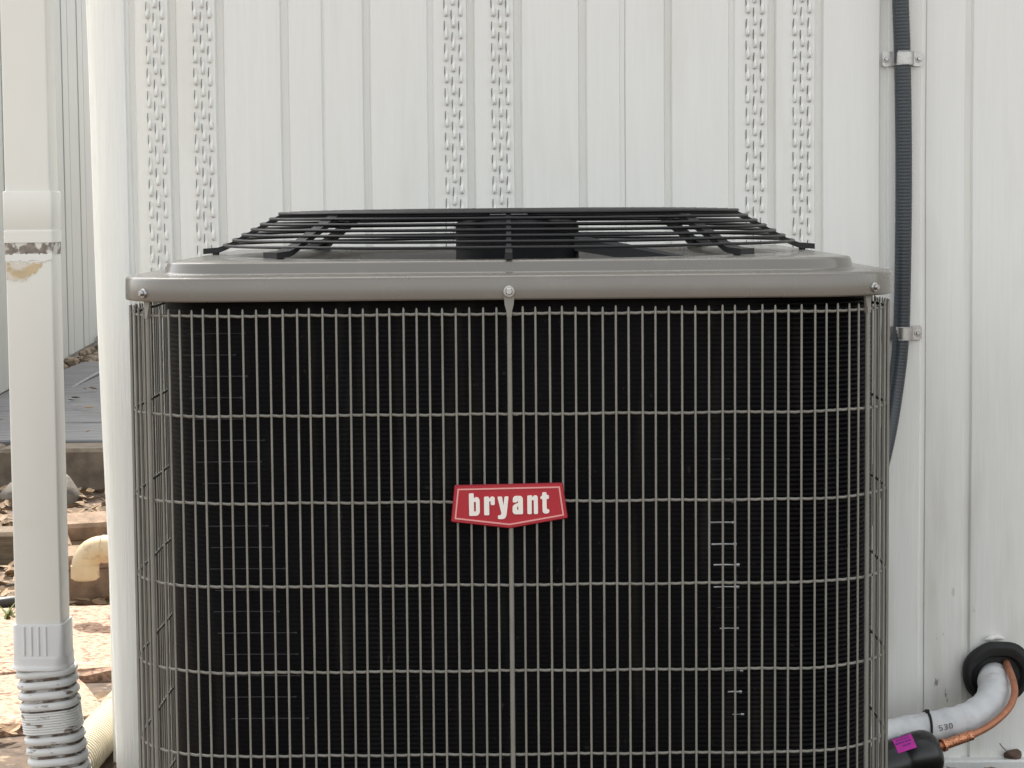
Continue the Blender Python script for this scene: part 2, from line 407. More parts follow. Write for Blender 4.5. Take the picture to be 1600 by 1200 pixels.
# lid
seq = [(.430, .100, .8450), (.4440, .111, .8433), (.4462, .113, .8438), (.4472, .114, .8452), (.4474, .1142, .8470), (.4470, .1140, .8672), (.4465, .1136, .8687), (.4454, .1126, .8700), (.4438, .111, .8708), (.4415, .109, .8711),
       (.4090, .084, .8722), (.4065, .082, .8724), (.4045, .081, .8730), (.4032, .080, .8742), (.4026, .0796, .8756), (.4005, .079, .8836), (.3999, .0786, .8850), (.3987, .0778, .8861), (.3970, .0766, .8868), (.3950, .075, .8870), (.3915, .073, .8871)]
loops = [rsq(h, r, z, UX, UY, n=14) for h, r, z in seq]
ref = rsq(.3915, .073, 0, 0, 0, n=14)
def circ(R, z): return [Vector((UX + R * cos(atan2(p.y, p.x)), UY + R * sin(atan2(p.y, p.x)), z)) for p in ref]
loops += [circ(.384, .8874), circ(.368, .8874), circ(.3655, .8872), circ(.361, .8858), circ(.356, .882), circ(.3515, .874), circ(.349, .862), circ(.349, .80)]
mb = MB(); mb.loft(loops); lid = uchild(mb.build('lid', M['lid'], smooth=28))
# base pan
mb = MB(); mb.loft([rsq(h, r, z, UX, UY) for h, r, z in ((.43, .10, .06), (.446, .113, .062), (.446, .113, .115), (.43, .10, .118))], cap0=True, cap1=True)
uchild(mb.build('base_pan', M['lid'], smooth=30))
# coil: stacked horizontal fin rows round the whole unit
mb = MB(); loops = []; zz = 0.11; pit = 0.0056; k = 0
while zz < 0.842:
    for dz, off in ((0, 0.0), (0.0014, 0.0016), (0.0030, 0.0019), (0.0043, 0.0010)):
        lp = rsq(.415, .112, min(zz + dz, .8425), UX + .010, UY, n=12, m=8)
        for p in lp:
            u = (p.x - UX); w = .12 + .88 * min(1, max(0, (u - .22) / .12)) + .25 * max(0, 1 - abs(u + .14) / .08)
            c_ = Vector((p.x - UX - .01, p.y - UY, 0)); c_.normalize(); p += c_ * off * w * 1.3
        loops.append(lp)
    zz += pit
mb.loft(loops); co = uchild(mb.build('coil_fins', M['coil'], smooth=60)); co['kind'] = 'stuff'
mb = MB(); mb.loft([rsq(.385, .095, z, UX, UY) for z in (.12, .842)]); uchild(mb.build('coil_core', M['motor']))
# wire guard
GH, GR = .4455, .130
def guard_pt(s, h=GH, r=GR):
    L = h - r; per = 8 * L + 2 * pi * r; s = s % per; q = 0
    seg = 2 * L + pi * r / 2
    s0 = s + 0.0; q = int(s0 // seg); t = s0 - q * seg
    if t < L: x, y, a = t, -h, 0.0
    elif t < L + pi * r / 2: a = (t - L) / r; x, y = L + r * sin(a), -L - r * cos(a)
    else: x, y, a = h, -L + (t - L - pi * r / 2), pi / 2
    c, s_ = cos(q * pi / 2), sin(q * pi / 2)
    return Vector((UX + c * x - s_ * y, UY + s_ * x + c * y, 0)), a + q * pi / 2
NW = 224; PER = 8 * (GH - GR) + 2 * pi * GR
corner_i = 28
wz0, wz1 = 0.10, 0.8355
mb = MB(); mb.tube([(0, 0, wz0), (0, 0, .3), (0, 0, .6), (0, 0, wz1 - .003), (0, 0, wz1)], [.00128, .00128, .00128, .00128, .0008], seg=8)
tmp = mb.build('guard_wire', M['wire'], smooth=60); WIRE = tmp.data; bpy.data.objects.remove(tmp)
rods = {0, 28, 56, 84, 112, 140, 168, 196}
for i in range(NW):
    p, a = guard_pt(i * PER / NW)
    if i in rods: continue
    o = link('guard_wire', WIRE); o.location = (p.x + random.uniform(-.0006, .0006), p.y, random.uniform(-.0008, .0008))
    o.rotation_euler = (0, random.uniform(-.0009, .0009), random.uniform(0, 6)); uchild(o)
for z in (.8292, .7163, .6172, .5222, .4235, .3270, .231, .135):
    pts = []
    for i in range(NW * 2):
        p, a = guard_pt(i * PER / NW / 2, GH - .0026, GR - .0026)
        wob = 0.0004 * sin(i * 0.37 + z * 90) - (0.0007 if i % 2 else 0.0)
        pts.append((p.x, p.y, z - .0012 + wob))
    mb = MB(); mb.tube(pts, .00170, seg=8, closed=True); uchild(mb.build('guard_ring', M['wire'], smooth=60))
# support rods with flattened top ends and their screws
def hexscrew(name, c, nrm, r=.0062, parent=None, m='zinc'):
    nrm = Vector(nrm).normalized(); q = nrm.to_track_quat('Z', 'Y').to_matrix()
    mb = MB()
    def lp(rr, h, n): return [Vector(c) + q @ Vector((rr * cos(2 * pi * k / n), rr * sin(2 * pi * k / n), h)) for k in range(n)]
    mb.loft([lp(r * 1.30, -.002, 18), lp(r * 1.30, .0006, 18), lp(r * 1.22, .0012, 18), lp(r * .80, .0013, 18)])
    mb.loft([lp(r * .80, .0010, 6), lp(r * .80, .0042, 6), lp(r * .68, .0050, 6)], cap1=True)
    return mb.build(name, M[m], parent, smooth=30)
for i in sorted(rods):
    p, a = guard_pt(i * PER / NW, GH + .001, GR + .001)
    out = Vector((sin(a), -cos(a), 0)); side = Vector((cos(a), sin(a), 0))
    lid_p, _ = guard_pt(i * PER / NW * ((8 * (.4464 - .1135) + 2 * pi * .1135) / PER), .4464, .1135)
    ztop = .8525 
    top = Vector((lid_p.x, lid_p.y, ztop))
    mb = MB()
    base = Vector((p.x, p.y, 0))
    mb.tube([base + Vector((0, 0, .10)), base + Vector((0, 0, .5)), base + Vector((0, 0, .826))], .0027, seg=10)
    # the rod end is hammered into a flat tab that slips up behind the lid skirt
    fr = lambda w, t, z, push: [Vector((p.x, p.y, z)) + out * (push + dy) + side * dx for dx, dy in ((-w, -t), (w, -t), (w, t), (-w, t))]
    mb.loft([fr(.0026, .0026, .824, 0), fr(.0032, .0020, .831, 0), fr(.0050, .0013, .838, 0), fr(.0056, .0012, .845, 0), fr(.0056, .0012, .856, 0)], cap0=True, cap1=True)
    uchild(mb.build('support_rod', M['wire'], smooth=40))
    sc = hexscrew('screw', Vector((lid_p.x, lid_p.y, .853)) + out * .0022, out, r=.0050 if i == 0 else .0042); uchild(sc)
# short bright return bends of coil tubing seen through the guard, and copies coloured darker for shade further left
def coil_tube(px0, px1, py, m, r, Y=0.030):
    a = P(px0, py, Y); b = P(px1, py + (px0 - px1) * 0.006, Y)
    mb = MB(); mb.tube([a, a.lerp(b, .5) + Vector((0, 0, .0003)), b], r, seg=6); mb.tube([b + Vector((-.002, 0, 0)), b + Vector((.0015, 0, 0))], r * 1.8, seg=6)
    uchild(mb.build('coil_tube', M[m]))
for k in range(13):
    py = 717 + 33.2 * k
    if k in (9,): continue
    a = 1106 + k * 2 + (8 if k > 9 else 0) + (6 if k == 12 else 0); b = 1137 + k * 1.6 + (3 if k in (2, 5) else 0)
    coil_tube(a + random.uniform(-3, 3), b + 4 + random.uniform(-3, 3), py + random.uniform(-1.2, 1.2), 'tubegrey' if k > 1 and k != 7 else 'tube_shaded', random.uniform(.0008, .0012))
for k in range(19):
    py = 522 + 33.4 * k; s = k * 4.2
    coil_tube(288 + s * .9 + random.uniform(-6, 6), 372 + s * 1.2 + random.uniform(-14, 20), py, 'tube_shaded', .0008)
# fan motor and blades
MZ = .905
def lathe(prof, c, seg=40):
    return [[Vector((c[0] + r * cos(2 * pi * k / seg), c[1] + r * sin(2 * pi * k / seg), z)) for k in range(seg)] for r, z in prof]
mb = MB(); mb.loft(lathe([(.0, .76), (.078, .76), (.081, .765), (.081, .922), (.078, .928), (.060, .930), (.058, .934), (.02, .935), (.0, .935)], (UX + .011, UY)))
uchild(mb.build('fan_motor', M['motor'], smooth=35))
for kb in range(3):
    th = radians(18 + 120 * kb); mb = MB(); rows = []
    for i in range(13):
        t = i / 12; r = .07 + .26 * t
        zc = .868 - .050 * t; w = radians(26 + 8 * sin(t * pi)); rise = .010
        rows.append([Vector((UX + r * cos(th + w * (u - .5)), UY + r * sin(th + w * (u - .5)), zc - rise * (u - .35) * 1.6 + .006 * sin(u * pi))) for u in [j / 8 for j in range(9)]])
    top = rows; bot = [[p - Vector((0, 0, .0018)) for p in rw] for rw in rows]
    mb.loft(top, closed=False); mb.loft([rw[::-1] for rw in bot], closed=False)
    mb.loft([[a[0] for a in top], [a[0] for a in bot]], closed=False); mb.loft([[a[-1] for a in bot], [a[-1] for a in top]], closed=False)
    mb.loft([[p for p in bot[-1]], [p for p in top[-1]]], closed=False)
    uchild(mb.build('fan_blade', M['blade'], smooth=40))
mb = MB(); lo = []
for i in range(13):
    t_ = i / 12; x = UX + .085 + .20 * t_; zt = .909 - .030 * t_ - .012 * t_ * t_; y0, y1 = UY - .035, UY + .012
    lo.append([Vector((x, y0, zt - .020)), Vector((x, y1, zt - .020)), Vector((x, y1, zt)), Vector((x, y0 + .004, zt)), Vector((x, y0, zt - .004))])
mb.loft(lo, cap0=True, cap1=True); uchild(mb.build('motor_side_shape', M['blade'], smooth=40))  # made-up tapered piece for the grey blade-like shape beside the motor
# fan grille: concentric wires on eight ribs
def gz(R):
    if R >= .300: t = (R - .300) / .072; return .9380 - .0400 * t
    return .9380 + .0028 * (1 - (R / .30) ** 5)
hubp = [(.0, .9440), (.045, .9440), (.050, .9428), (.050, .9398), (.0, .9392)]
mb = MB(); mb.loft(lathe(hubp, (UX, UY), 32)); grille = uchild(mb.build('fan_grille', M['grille'], smooth=35))
R = .372; nr = 0
rings = [.372 - .012 * k for k in range(7)] + [.300 - .0135 * k for k in range(1, 18)]
for R in rings:
    pts = []
    for i in range(96):
        a = 2 * pi * i / 96; sag = -.0003 * abs(sin(4 * a))
        pts.append((UX + R * cos(a), UY + R * sin(a), gz(R) + .0026 + sag))
    mb = MB(); mb.tube(pts, .0019, seg=8, closed=True); uchild(mb.build('ring_wire', M['grille'], smooth=60), grille)
for k in range(8):
    a = k * pi / 4 + pi / 2; d = Vector((cos(a), sin(a), 0)); s_ = Vector((-sin(a), cos(a), 0)); c = Vector((UX, UY, 0))
    thick = .0095 if k % 2 else .0045
    if k % 4 == 0: thick = .0030
    line = [(.045, gz(.045)), (.15, gz(.15)), (.285, gz(.285)), (.300, .9370), (.312, .9310), (.365, .9015), (.374, .8975), (.382, .8945), (.402, .8930)]
    mb = MB(); lps = []
    for r, z in line:
        w = thick * (1.0 if r < .37 else 1.35)
        h = .0034 if r < .38 else .0036
        cc = c + d * r + Vector((0, 0, z - .0012))
        lps.append([cc - s_ * w - Vector((0, 0, h)), cc + s_ * w - Vector((0, 0, h)), cc + s_ * w + Vector((0, 0, h)), cc - s_ * w + Vector((0, 0, h))])
    mb.loft(lps, cap0=True, cap1=True)
    # rubber-tipped foot standing on the lid
    mb.tube([c + d * .386 + Vector((0, 0, .8865)), c + d * .386 + Vector((0, 0, .8925))], .0045, seg=10)
    rib = uchild(mb.build('rib', M['grille'], smooth=50), grille)
# badge
BD = P(796, 788.5, 0.0); KB = 2.492 / FPX / 6.957
rt = radians(0.25)
def bxf(x, z, d): 
    X = (x - 800) * KB; Z = -(z - 400) * KB + (x - 800) * KB * 0.0075
    return Vector((BD.x + X * cos(rt) - Z * sin(rt), -.001 - d, BD.z + X * sin(rt) + Z * cos(rt) * 1.0))
pent = [(155, 572), (200, 168), (1388, 164), (1440, 556), (800, 657)]
def inset(poly, k, c=(800, 380)):
    n = len(poly); out = []
    for i in range(n):
        p, a, b = Vector(poly[i]), Vector(poly[i - 1]), Vector(poly[(i + 1) % n])
        e1 = (p - a).normalized(); e2 = (b - p).normalized(); n1 = Vector((-e1.y, e1.x)); n2 = Vector((-e2.y, e2.x))
        cc = Vector(c) - p
        if n1.dot(cc) < 0: n1 = -n1
        if n2.dot(cc) < 0: n2 = -n2
        m_ = (n1 + n2).normalized(); q = p + m_ * (k / max(.3, m_.dot(n1))); out.append((q.x, q.y))
    return out
mb = MB()
o0 = rounded(pent, 14); o1 = rounded(inset(pent, 10), 10)
v = [bxf(a, b, .0) for a, b in o0] + [bxf(a, b, .0035) for a, b in o0] + [bxf(a, b, .0048) for a, b in o1]
n = len(o0); f = [(k * n + i, k * n + (i + 1) % n, (k + 1) * n + (i + 1) % n, (k + 1) * n + i) for k in range(2) for i in range(n)]
mb.add(v, f, 1)
v2, f2 = poly_extrude(o1, [], .001, .0048, bxf); mb.add(v2, f2[:len(o1) - 2], 0)
mb.add([bxf(a, b, 0) for a, b in o0], [tuple(range(n))], 1)
mb.box((BD.x - .03, .004, BD.z), (.008, .014, .02), 1); mb.box((BD.x + .03, .004, BD.z), (.008, .014, .02), 1)
badge = uchild(mb.build('badge', [M['badge'], M['badge_rim']])); badge['label'] = 'red shield badge with white lettering bryant'
i0 = inset(pent, 38); i1 = inset(pent, 54)
v, f = poly_extrude(i0, [i1], .0044, .0056, bxf); mb = MB(); mb.add(v, f); uchild(mb.build('border_line', M['badge_line']), badge)
G = {}
G['b'] = ([(357, 258), (410, 258), (410, 318), (430, 300), (456, 303), (475, 330), (475, 470), (458, 502), (430, 507), (357, 507)], [[(411, 352), (411, 460), (432, 460), (432, 352)]])
G['r'] = ([(522, 298), (577, 298), (577, 325), (596, 300), (625, 298), (640, 312), (640, 392), (594, 392), (594, 348), (578, 352), (578, 503), (522, 503)], [])
G['y'] = ([(668, 300), (721, 300), (735, 402), (746, 300), (792, 300), (768, 500), (755, 538), (725, 550), (672, 548), (672, 507), (700, 507), (712, 488)], [])
G['a'] = ([(838, 318), (860, 297), (925, 296), (948, 318), (948, 499), (855, 499), (834, 478), (834, 412), (858, 388), (892, 376), (898, 362), (890, 350), (880, 368), (836, 368)], [[(897, 410), (883, 420), (883, 448), (897, 455)]])
G['n'] = ([(996, 294), (1050, 294), (1050, 318), (1070, 294), (1100, 294), (1112, 315), (1112, 501), (1067, 501), (1067, 345), (1044, 345), (1044, 501), (996, 501)], [])
G['t'] = ([(1160, 262), (1208, 262), (1208, 294), (1234, 294), (1234, 336), (1208, 336), (1208, 448), (1237, 456), (1237, 480), (1222, 497), (1180, 497), (1162, 478), (1162, 336), (1140, 336), (1140, 310), (1160, 300)], [])
for ch in 'bryant':
    o_, h_ = G[ch]
    mb = MB(); v, f = poly_extrude(rounded(o_, 14, 3), [rounded(h, 8, 2) for h in h_], .0044, .0060, bxf); mb.add(v, f)
    uchild(mb.build('letter', M['badge_text']), badge)

# ------------------------------------------------------------------ conduit and straps on the wall
CR = 0.0134
_c0 = P(1404, -140, WY - .016)
cp = bez([Vector((_c0.x - .004, _c0.y, 2.56)), Vector((_c0.x - .002, _c0.y, 2.0)), _c0, P(1407, 0, WY - .0165), P(1410, 92, WY - .0165), P(1412, 250, WY - .0175), P(1411, 400, WY - .018), P(1408, 520, WY - .0165), P(1400, 600, WY - .022), P(1385, 690, WY - .04), P(1362, 780, WY - .07), P(1330, 880, WY - .12), P(1290, 990, WY - .16)], 30)
# end at the unit's back corner, resample evenly and add ridges
pts = [cp[0]]; acc = 0; step = .00136
for a, b in zip(cp, cp[1:]):
    L = (b - a).length; t = 0
    while acc + (L - t) >= step:
        t += step - acc; pts.append(a.lerp(b, t / L)); acc = 0
    acc += L - t
rr = [CR + (.00011 if (i % 4) in (1, 2) else -.00008) for i in range(len(pts))]
mb = MB(); mb.tube(pts, rr, seg=22)
tag(mb.build('electrical_conduit', M['conduit'], smooth=50), 'dark charcoal ribbed flexible conduit running down the white wall', 'conduit')
def strap(py, cxp, label, tilt=0):
    c = P(cxp, py, WY); t = empty('conduit_strap', (c.x, WY, c.z))
    tag(t, label, 'strap', 'galvanised conduit straps')
    mb = MB(); r1 = CR + .0010; prof_ = [(-.0325, 0.0005), (-.0300, 0.0005), (-.0205, .0005), (-r1 - .0016, .0006), (-r1, .006)]
    for k in range(11):
        a = pi - pi * k / 10; prof_.append((r1 * cos(a), .0165 + r1 * sin(a)))
    prof_ += [(r1, .006), (r1 + .0016, .0006), (.0205, .0005), (.0300, .0005), (.0325, .0005)]
    hw = .0118; loops = []
    n = len(prof_)
    for i, (x, d) in enumerate(prof_):
        h = hw * (.72 if i in (0, n - 1) else 1.0 if i in (1, 2, n - 2, n - 3) else .93)
        nx, nd = 0, 1
        a = prof_[max(i - 1, 0)]; b = prof_[min(i + 1, n - 1)]; tx, td = b[0] - a[0], b[1] - a[1]; l = hypot(tx, td); nx, nd = -td / l, tx / l
        th = .0014
        loops.append([Vector((x, -d, -h)), Vector((x, -d, h)), Vector((x + nx * th, -d - nd * th, h)), Vector((x + nx * th, -d - nd * th, -h))])
    mb.loft(loops, cap0=True, cap1=True)
    for zz in (-.0108, .0108): mb.tube([(p[0], -p[1] - .0010, zz * .93) for p in prof_[3:-3]], .0008, seg=6)
    mb.build('saddle', M['zinc'], t, smooth=35)
    for sx in (-1, 1):
        o = hexscrew('screw', (sx * .0262, -.0022, 0), (0, -1, 0), r=.0046, parent=t)
    t.rotation_euler = (0, tilt, 0)
strap(92, 1410, 'upper galvanised steel strap clamping the dark conduit near the top', 0.0)
strap(520, 1408.5, 'lower galvanised steel strap clamping the dark conduit beside the lid', 0.0)

# ------------------------------------------------------------------ refrigerant lines at lower right
bc = P(1556, 1049, WY)
t = tag(empty('wall_boot', (bc.x, WY, bc.z)), 'black rubber boot sealing the pipe hole in the siding', 'boot')
mb = MB(); loops = []
for r, d in ((.0545, .000), (.0555, .005), (.0540, .011), (.049, .0155), (.045, .0160), (.041, .0135), (.0370, .006), (.0355, -.004), (.034, -.022)):
    lp = []
    for k in range(48):
        a = 2 * pi * k / 48; w = 1 + .045 * sin(2 * a + .9) + .025 * sin(3 * a) + .012 * sin(7 * a + 1) if r > .03 else 1
        ox, oz = (-.000, -.008) if r < .042 else (0, 0)
        lp.append(Vector((ox + r * w * cos(a) * 1.0, -d - .006, oz + r * w * sin(a))))
    loops.append(lp[::-1])
mb.loft(loops); mb.build('flange', M['rubber'], t, smooth=40)
mb = MB(); mb.loft([[Vector((.0385 * cos(-2 * pi * k / 32), y_, -.008 + .0385 * sin(-2 * pi * k / 32))) for k in range(32)] for y_ in (-.0075, -.0085)], cap0=True, cap1=True); mb.build('hole_shade_disc', M['rubber'], t)  # black disc added to stand in for the dark inside of the hole
mb = MB(); sp = [(-.020 + .004 * i, -.004 - .002 * sin(i), .0515 + .0035 * sin(i * pi / 8)) for i in range(9)]
mb.tube([(x, y, sqrt(max(0, .0565 ** 2 - x * x)) + .0005) for x, y, z in sp], [.001, .003, .0045, .005, .0042, .005, .004, .003, .001], seg=8); mb.build('sealant', M['caulk'], t, smooth=50)
# insulated suction line
ip = bez([P(1552, 1052, WY + .05), P(1553, 1062, WY - .02), P(1554, 1082, WY - .075), P(1545, 1102, WY - .115), P(1512, 1124, WY - .14), P(1468, 1135, WY - .155), P(1410, 1146, WY - .17), P(1340, 1158, WY - .22), P(1225, 1170, WY - .32)], 10)
rad = [.0262 + .0008 * sin(i * 1.1) + .0004 * sin(i * 2.7) for i in range(len(ip))]
t = tag(empty('insulated_pipe', ip[0]), 'white foam insulated refrigerant pipe bending out of the black boot', 'pipe')
TI = Matrix.Translation(t.location).inverted()
def tch(o, T, par): o.parent = par; o.matrix_parent_inverse = Matrix.Translation(par.location).inverted(); return o
mb = MB(); mb.tube(ip, rad, seg=26); tch(mb.build('insulation', M['foam'], smooth=60), None, t)
zi = min(range(len(ip)), key=lambda i: (ip[i] - P(1448, 1138, WY - .16)).length)
tz = (ip[zi + 1] - ip[zi - 1]).normalized(); s1 = tz.cross(Vector((0, 0, 1))).normalized(); s2 = s1.cross(tz)
tz2 = (tz + Vector((0, 0, .28)) ).normalized()
ring = [ip[zi] + (s1 * cos(a) + s2 * sin(a)) * .0275 + tz * (-.006 * sin(a)) for a in [2 * pi * k / 32 for k in range(32)]]
mb = MB(); mb.tube(ring, .0022, seg=6, closed=True, flat=(1.0, 1.0)); mb.box(ring[8] + Vector((0, -.002, .001)), (.006, .006, .005)); tch(mb.build('zip_tie', M['rubber'], smooth=50), None, t)
# printed figures on the insulation
def stroke_text(txt, at, ux, uz, nrm, h, par):
    segs = {'5': [[(1, 1), (0, 1), (0, .55), (.8, .55), (1, .4), (1, .12), (.8, 0), (0, 0)]], '3': [[(0, 1), (.8, 1), (1, .85), (1, .65), (.75, .52), (.35, .52)], [(.75, .5), (1, .35), (1, .12), (.8, 0), (0, 0)]],
            '0': [[(.25, 1), (.75, 1), (1, .75), (1, .25), (.75, 0), (.25, 0), (0, .25), (0, .75), (.25, 1)]]}
    for i, ch in enumerate(txt):
        mb = MB()
        for sg in segs[ch]:
            mb.tube([at + ux * (i * h * 1.15 + x * h * .62) + uz * (z * h) + nrm * .0004 for x, z in sg], .0007, seg=5)
        tch(mb.build('printed_figure', M['ink']), None, par)
ti = min(range(len(ip)), key=lambda i: (ip[i] - P(1470, 1135, WY - .16)).length)
tt = (ip[ti - 1] - ip[ti + 1]).normalized(); 
if tt.x < 0: tt = -tt
nn = Vector((.05, -1, .12)); nn = (nn - tt * nn.dot(tt)).normalized(); uu = nn.cross(tt) if nn.cross(tt).z > 0 else tt.cross(nn)
stroke_text('530', ip[ti] + nn * .0268 + uu * (-.002) - tt * .012, tt, uu, nn, .0075, t)
# copper liquid line
cpp = bez([P(1570, 1030, WY + .03), P(1574, 1040, WY - .03), P(1583, 1064, WY - .09), P(1585, 1085, WY - .125), P(1575, 1108, WY - .155), P(1548, 1133, WY - .18), P(1515, 1150, WY - .195), P(1490, 1159, WY - .205), P(1462, 1168, WY - .215)], 10)
t = tag(empty('copper_pipe', cpp[0]), 'thin bare copper pipe curving down beside the white insulated pipe', 'pipe')
mb = MB(); mb.tube(cpp, .0057, seg=16); tch(mb.build('tube', M['copper'], smooth=60), None, t)
k0 = min(range(len(cpp)), key=lambda i: (cpp[i] - P(1517, 1149, WY - .195)).length); k1 = min(range(len(cpp)), key=lambda i: (cpp[i] - P(1473, 1165, WY - .21)).length)
a, b = cpp[k0], cpp[k1]; seg_ = [a.lerp(b, i / 40) for i in range(41)]
mb = MB(); mb.tube(seg_, [.0074 + (.0009 if i % 4 < 2 else 0) for i in range(41)], seg=14); mb.tube([b.lerp(a, -.05), b.lerp(a, .05)], .0105, seg=14); tch(mb.build('brazed_joint', M['copperwire'], smooth=50), None, t)
# filter drier
da, db = P(1300, 1226, WY - .235), P(1436, 1181, WY - .235); ax = (db - da).normalized()
t = tag(empty('filter_drier', (db.x, db.y, db.z)), 'black cylinder with magenta sticker beside the copper pipe end', 'filter drier')
prf = [(0.0, -.002), (.012, -.0015), (.020, .0005), (.028, .005), (.034, .012), (.0375, .021), (.0385, .030), (.0385, .05), (.0375, .053), (.0385, .056), (.0385, .16), (.03, .18), (.0, .185)]
s1 = ax.cross(Vector((0, 0, 1))).normalized(); s2 = s1.cross(ax).normalized()
E = db + ax * .034
mb = MB(); mb.loft([[E - ax * d + (s1 * cos(q) + s2 * sin(q)) * max(r, .0005) for q in [2 * pi * k / 32 for k in range(32)]] for r, d in prf]); tch(mb.build('canister', M['drier'], smooth=50), None, t)
mb = MB(); loops = []
for d in (.030, .054):
    loops.append([E - ax * d + (s1 * cos(q) + s2 * sin(q)) * .0390 for q in [radians(48 + 8 * k) for k in range(8)]])
def sticker():
    mb = MB(); lo = []
    for d in (.036, .066): lo.append([E - ax * d + (s1 * cos(q) + s2 * sin(q)) * .0391 for q in [radians(qa) for qa in range(36, 92, 8)]])
    mb.loft(lo, closed=False); return mb
tch(sticker().build('sticker', M['magenta'], smooth=60), None, t)
M['purple'] = mat('purple_ink', (0.16, 0.02, 0.26), 0.6)
for qa, d0, d1 in ((80, .040, .062), (70, .042, .058), (60, .040, .063), (50, .043, .055)):
    mb = MB(); d_ = d0
    while d_ < d1:
        e_ = d_ + random.uniform(.002, .0045)
        mb.loft([[E - ax * dd + (s1 * cos(radians(q)) + s2 * sin(radians(q))) * .0393 for q in (qa - 2.2, qa + 2.2)] for dd in (d_, e_)], closed=False); d_ = e_ + .0012
    tch(mb.build('printed_line', M['purple']), None, t)

# ------------------------------------------------------------------ downspout at the left
DY = 0.95
dl, dr = P(13.5, 600, DY).x, P(86.5, 600, DY).x; DC = (dl + dr) / 2; DW = (dr - dl); DT = 0.070
spout = tag(empty('downspout', (DC, DY + DT / 2, 0.0)), 'cream square downspout with ribbed white flexible pipe at its foot', 'downspout')
def dch(o): o.parent = spout; o.matrix_parent_inverse = Matrix.Translation(spout.location).inverted(); return o
def rr_loop(w, d, r, z, cx=DC, cy=DY + DT / 2, n=5):
    out = []
    for (sx, sy, a0) in ((1, -1, -90), (1, 1, 0), (-1, 1, 90), (-1, -1, 180)):
        for k in range(n):
            a = radians(a0 + 90 * k / (n - 1)); out.append(Vector((cx + sx * (w / 2 - r) + r * cos(a), cy + sy * (d / 2 - r) + r * sin(a), z)))
    return out
zJ = lambda py: P(50, py, DY).z
z_a, z_b, z_c, z_d, z_e, z_f, z_g = zJ(299), zJ(358), zJ(379), zJ(398), zJ(438), zJ(975), zJ(1030)
def rr_tube(name, rows, m, smooth=35, cap=False):
    mb = MB(); mb.loft([rr_loop(*r) for r in rows], cap0=cap, cap1=cap); return dch(mb.build(name, m, smooth=smooth))
rr_tube('upper_pipe', [(DW - .003, DT - .003, .0035, z) for z in (z_a - .02, z_a + .3, 2.0, 2.58)], M['spout'])
rr_tube('coupling', [(DW - .002, DT - .002, .004, z_a + .0005), (DW + .002, DT + .002, .004, z_a), (DW + .0035, DT + .0035, .004, z_a - .003), (DW + .0035, DT + .0035, .004, z_b + .002), (DW + .002, DT + .002, .004, z_b), (DW + .002, DT + .002, .004, z_b - .0008), (DW + .002, DT + .002, .004, z_b - .0022), (DW + .0035, DT + .0035, .004, z_b - .003), (DW + .0035, DT + .0035, .004, z_c), (DW - .001, DT - .001, .005, z_c - .0004)], M['spout'])
rr_tube('grime_seam', [(DW + .0012, DT + .0012, .005, z_c + .003), (DW + .0012, DT + .0012, .005, z_d)], M['grime'])
# torn sealant and the old tan tape mark
mb = MB(); npt = 26; lo = []
def ragged(z_top, z_bot, amp, seed, off, x0=0.0, x1=1.0):
    rnd = random.Random(seed); mb = MB(); a = []; b = []
    for i in range(npt + 1):
        u = x0 + (x1 - x0) * i / npt; x = DC - DW / 2 + DW * u; fade = max(0.0, (u - .45) / .35) * (.55 if x1 < .9 else 0)
        a.append(Vector((x, DY - off, z_top + rnd.uniform(-amp, amp) * .6))); b.append(Vector((x, DY - off, z_bot + (z_top - z_bot) * min(.9, fade * 1.6) + rnd.uniform(-amp, amp))))
    a2 = [p + Vector((0, off + .0005, 0)) for p in a]; b2 = [p + Vector((0, off + .0005, 0)) for p in b]
    mb.loft([b2, b, a, a2], closed=False); return mb
dch(ragged(z_d + .001, z_d - .010, .0026, 3, .0012).build('sealant_strip', M['caulk'], smooth=50))
dch(ragged(z_d - .0125, z_e, .003, 5, .0007, .02, .78).build('tape_residue', M['spout_stain']))
rr_tube('lower_pipe', [(DW, DT, .0035, z) for z in (z_g, .4, .6, z_c + .01)], M['spout'])
rr_tube('adapter', [(DW + .001, DT + .001, .006, z_f), (DW + .006, DT + .006, .006, z_f - .0008), (DW + .008, DT + .008, .007, z_f - .004), (DW + .009, DT + .009, .010, z_g + .006), (DW + .012, DT + .012, .016, z_g + .003), (DW + .0135, DT + .0135, .018, z_g), (DW + .0135, DT + .0135, .02, z_g - .008), (DW + .016, DT + .016, .024, z_g - .011), (DW + .0195, DT + .0195, .026, z_g - .0135), (DW + .0195, DT + .0195, .026, z_g - .017), (DW + .012, DT + .012, .024, z_g - .019)], M['adapter'])
for k in range(4):
    mb = MB(); x = DC - DW * .30 + k * DW * .155
    mb.tube([(x, DY - .0042, z_f - .004), (x, DY - .0048, z_g + .006)], .0022, seg=8, flat=(1, .6)); dch(mb.build('adapter_rib', M['adapter'], smooth=50))
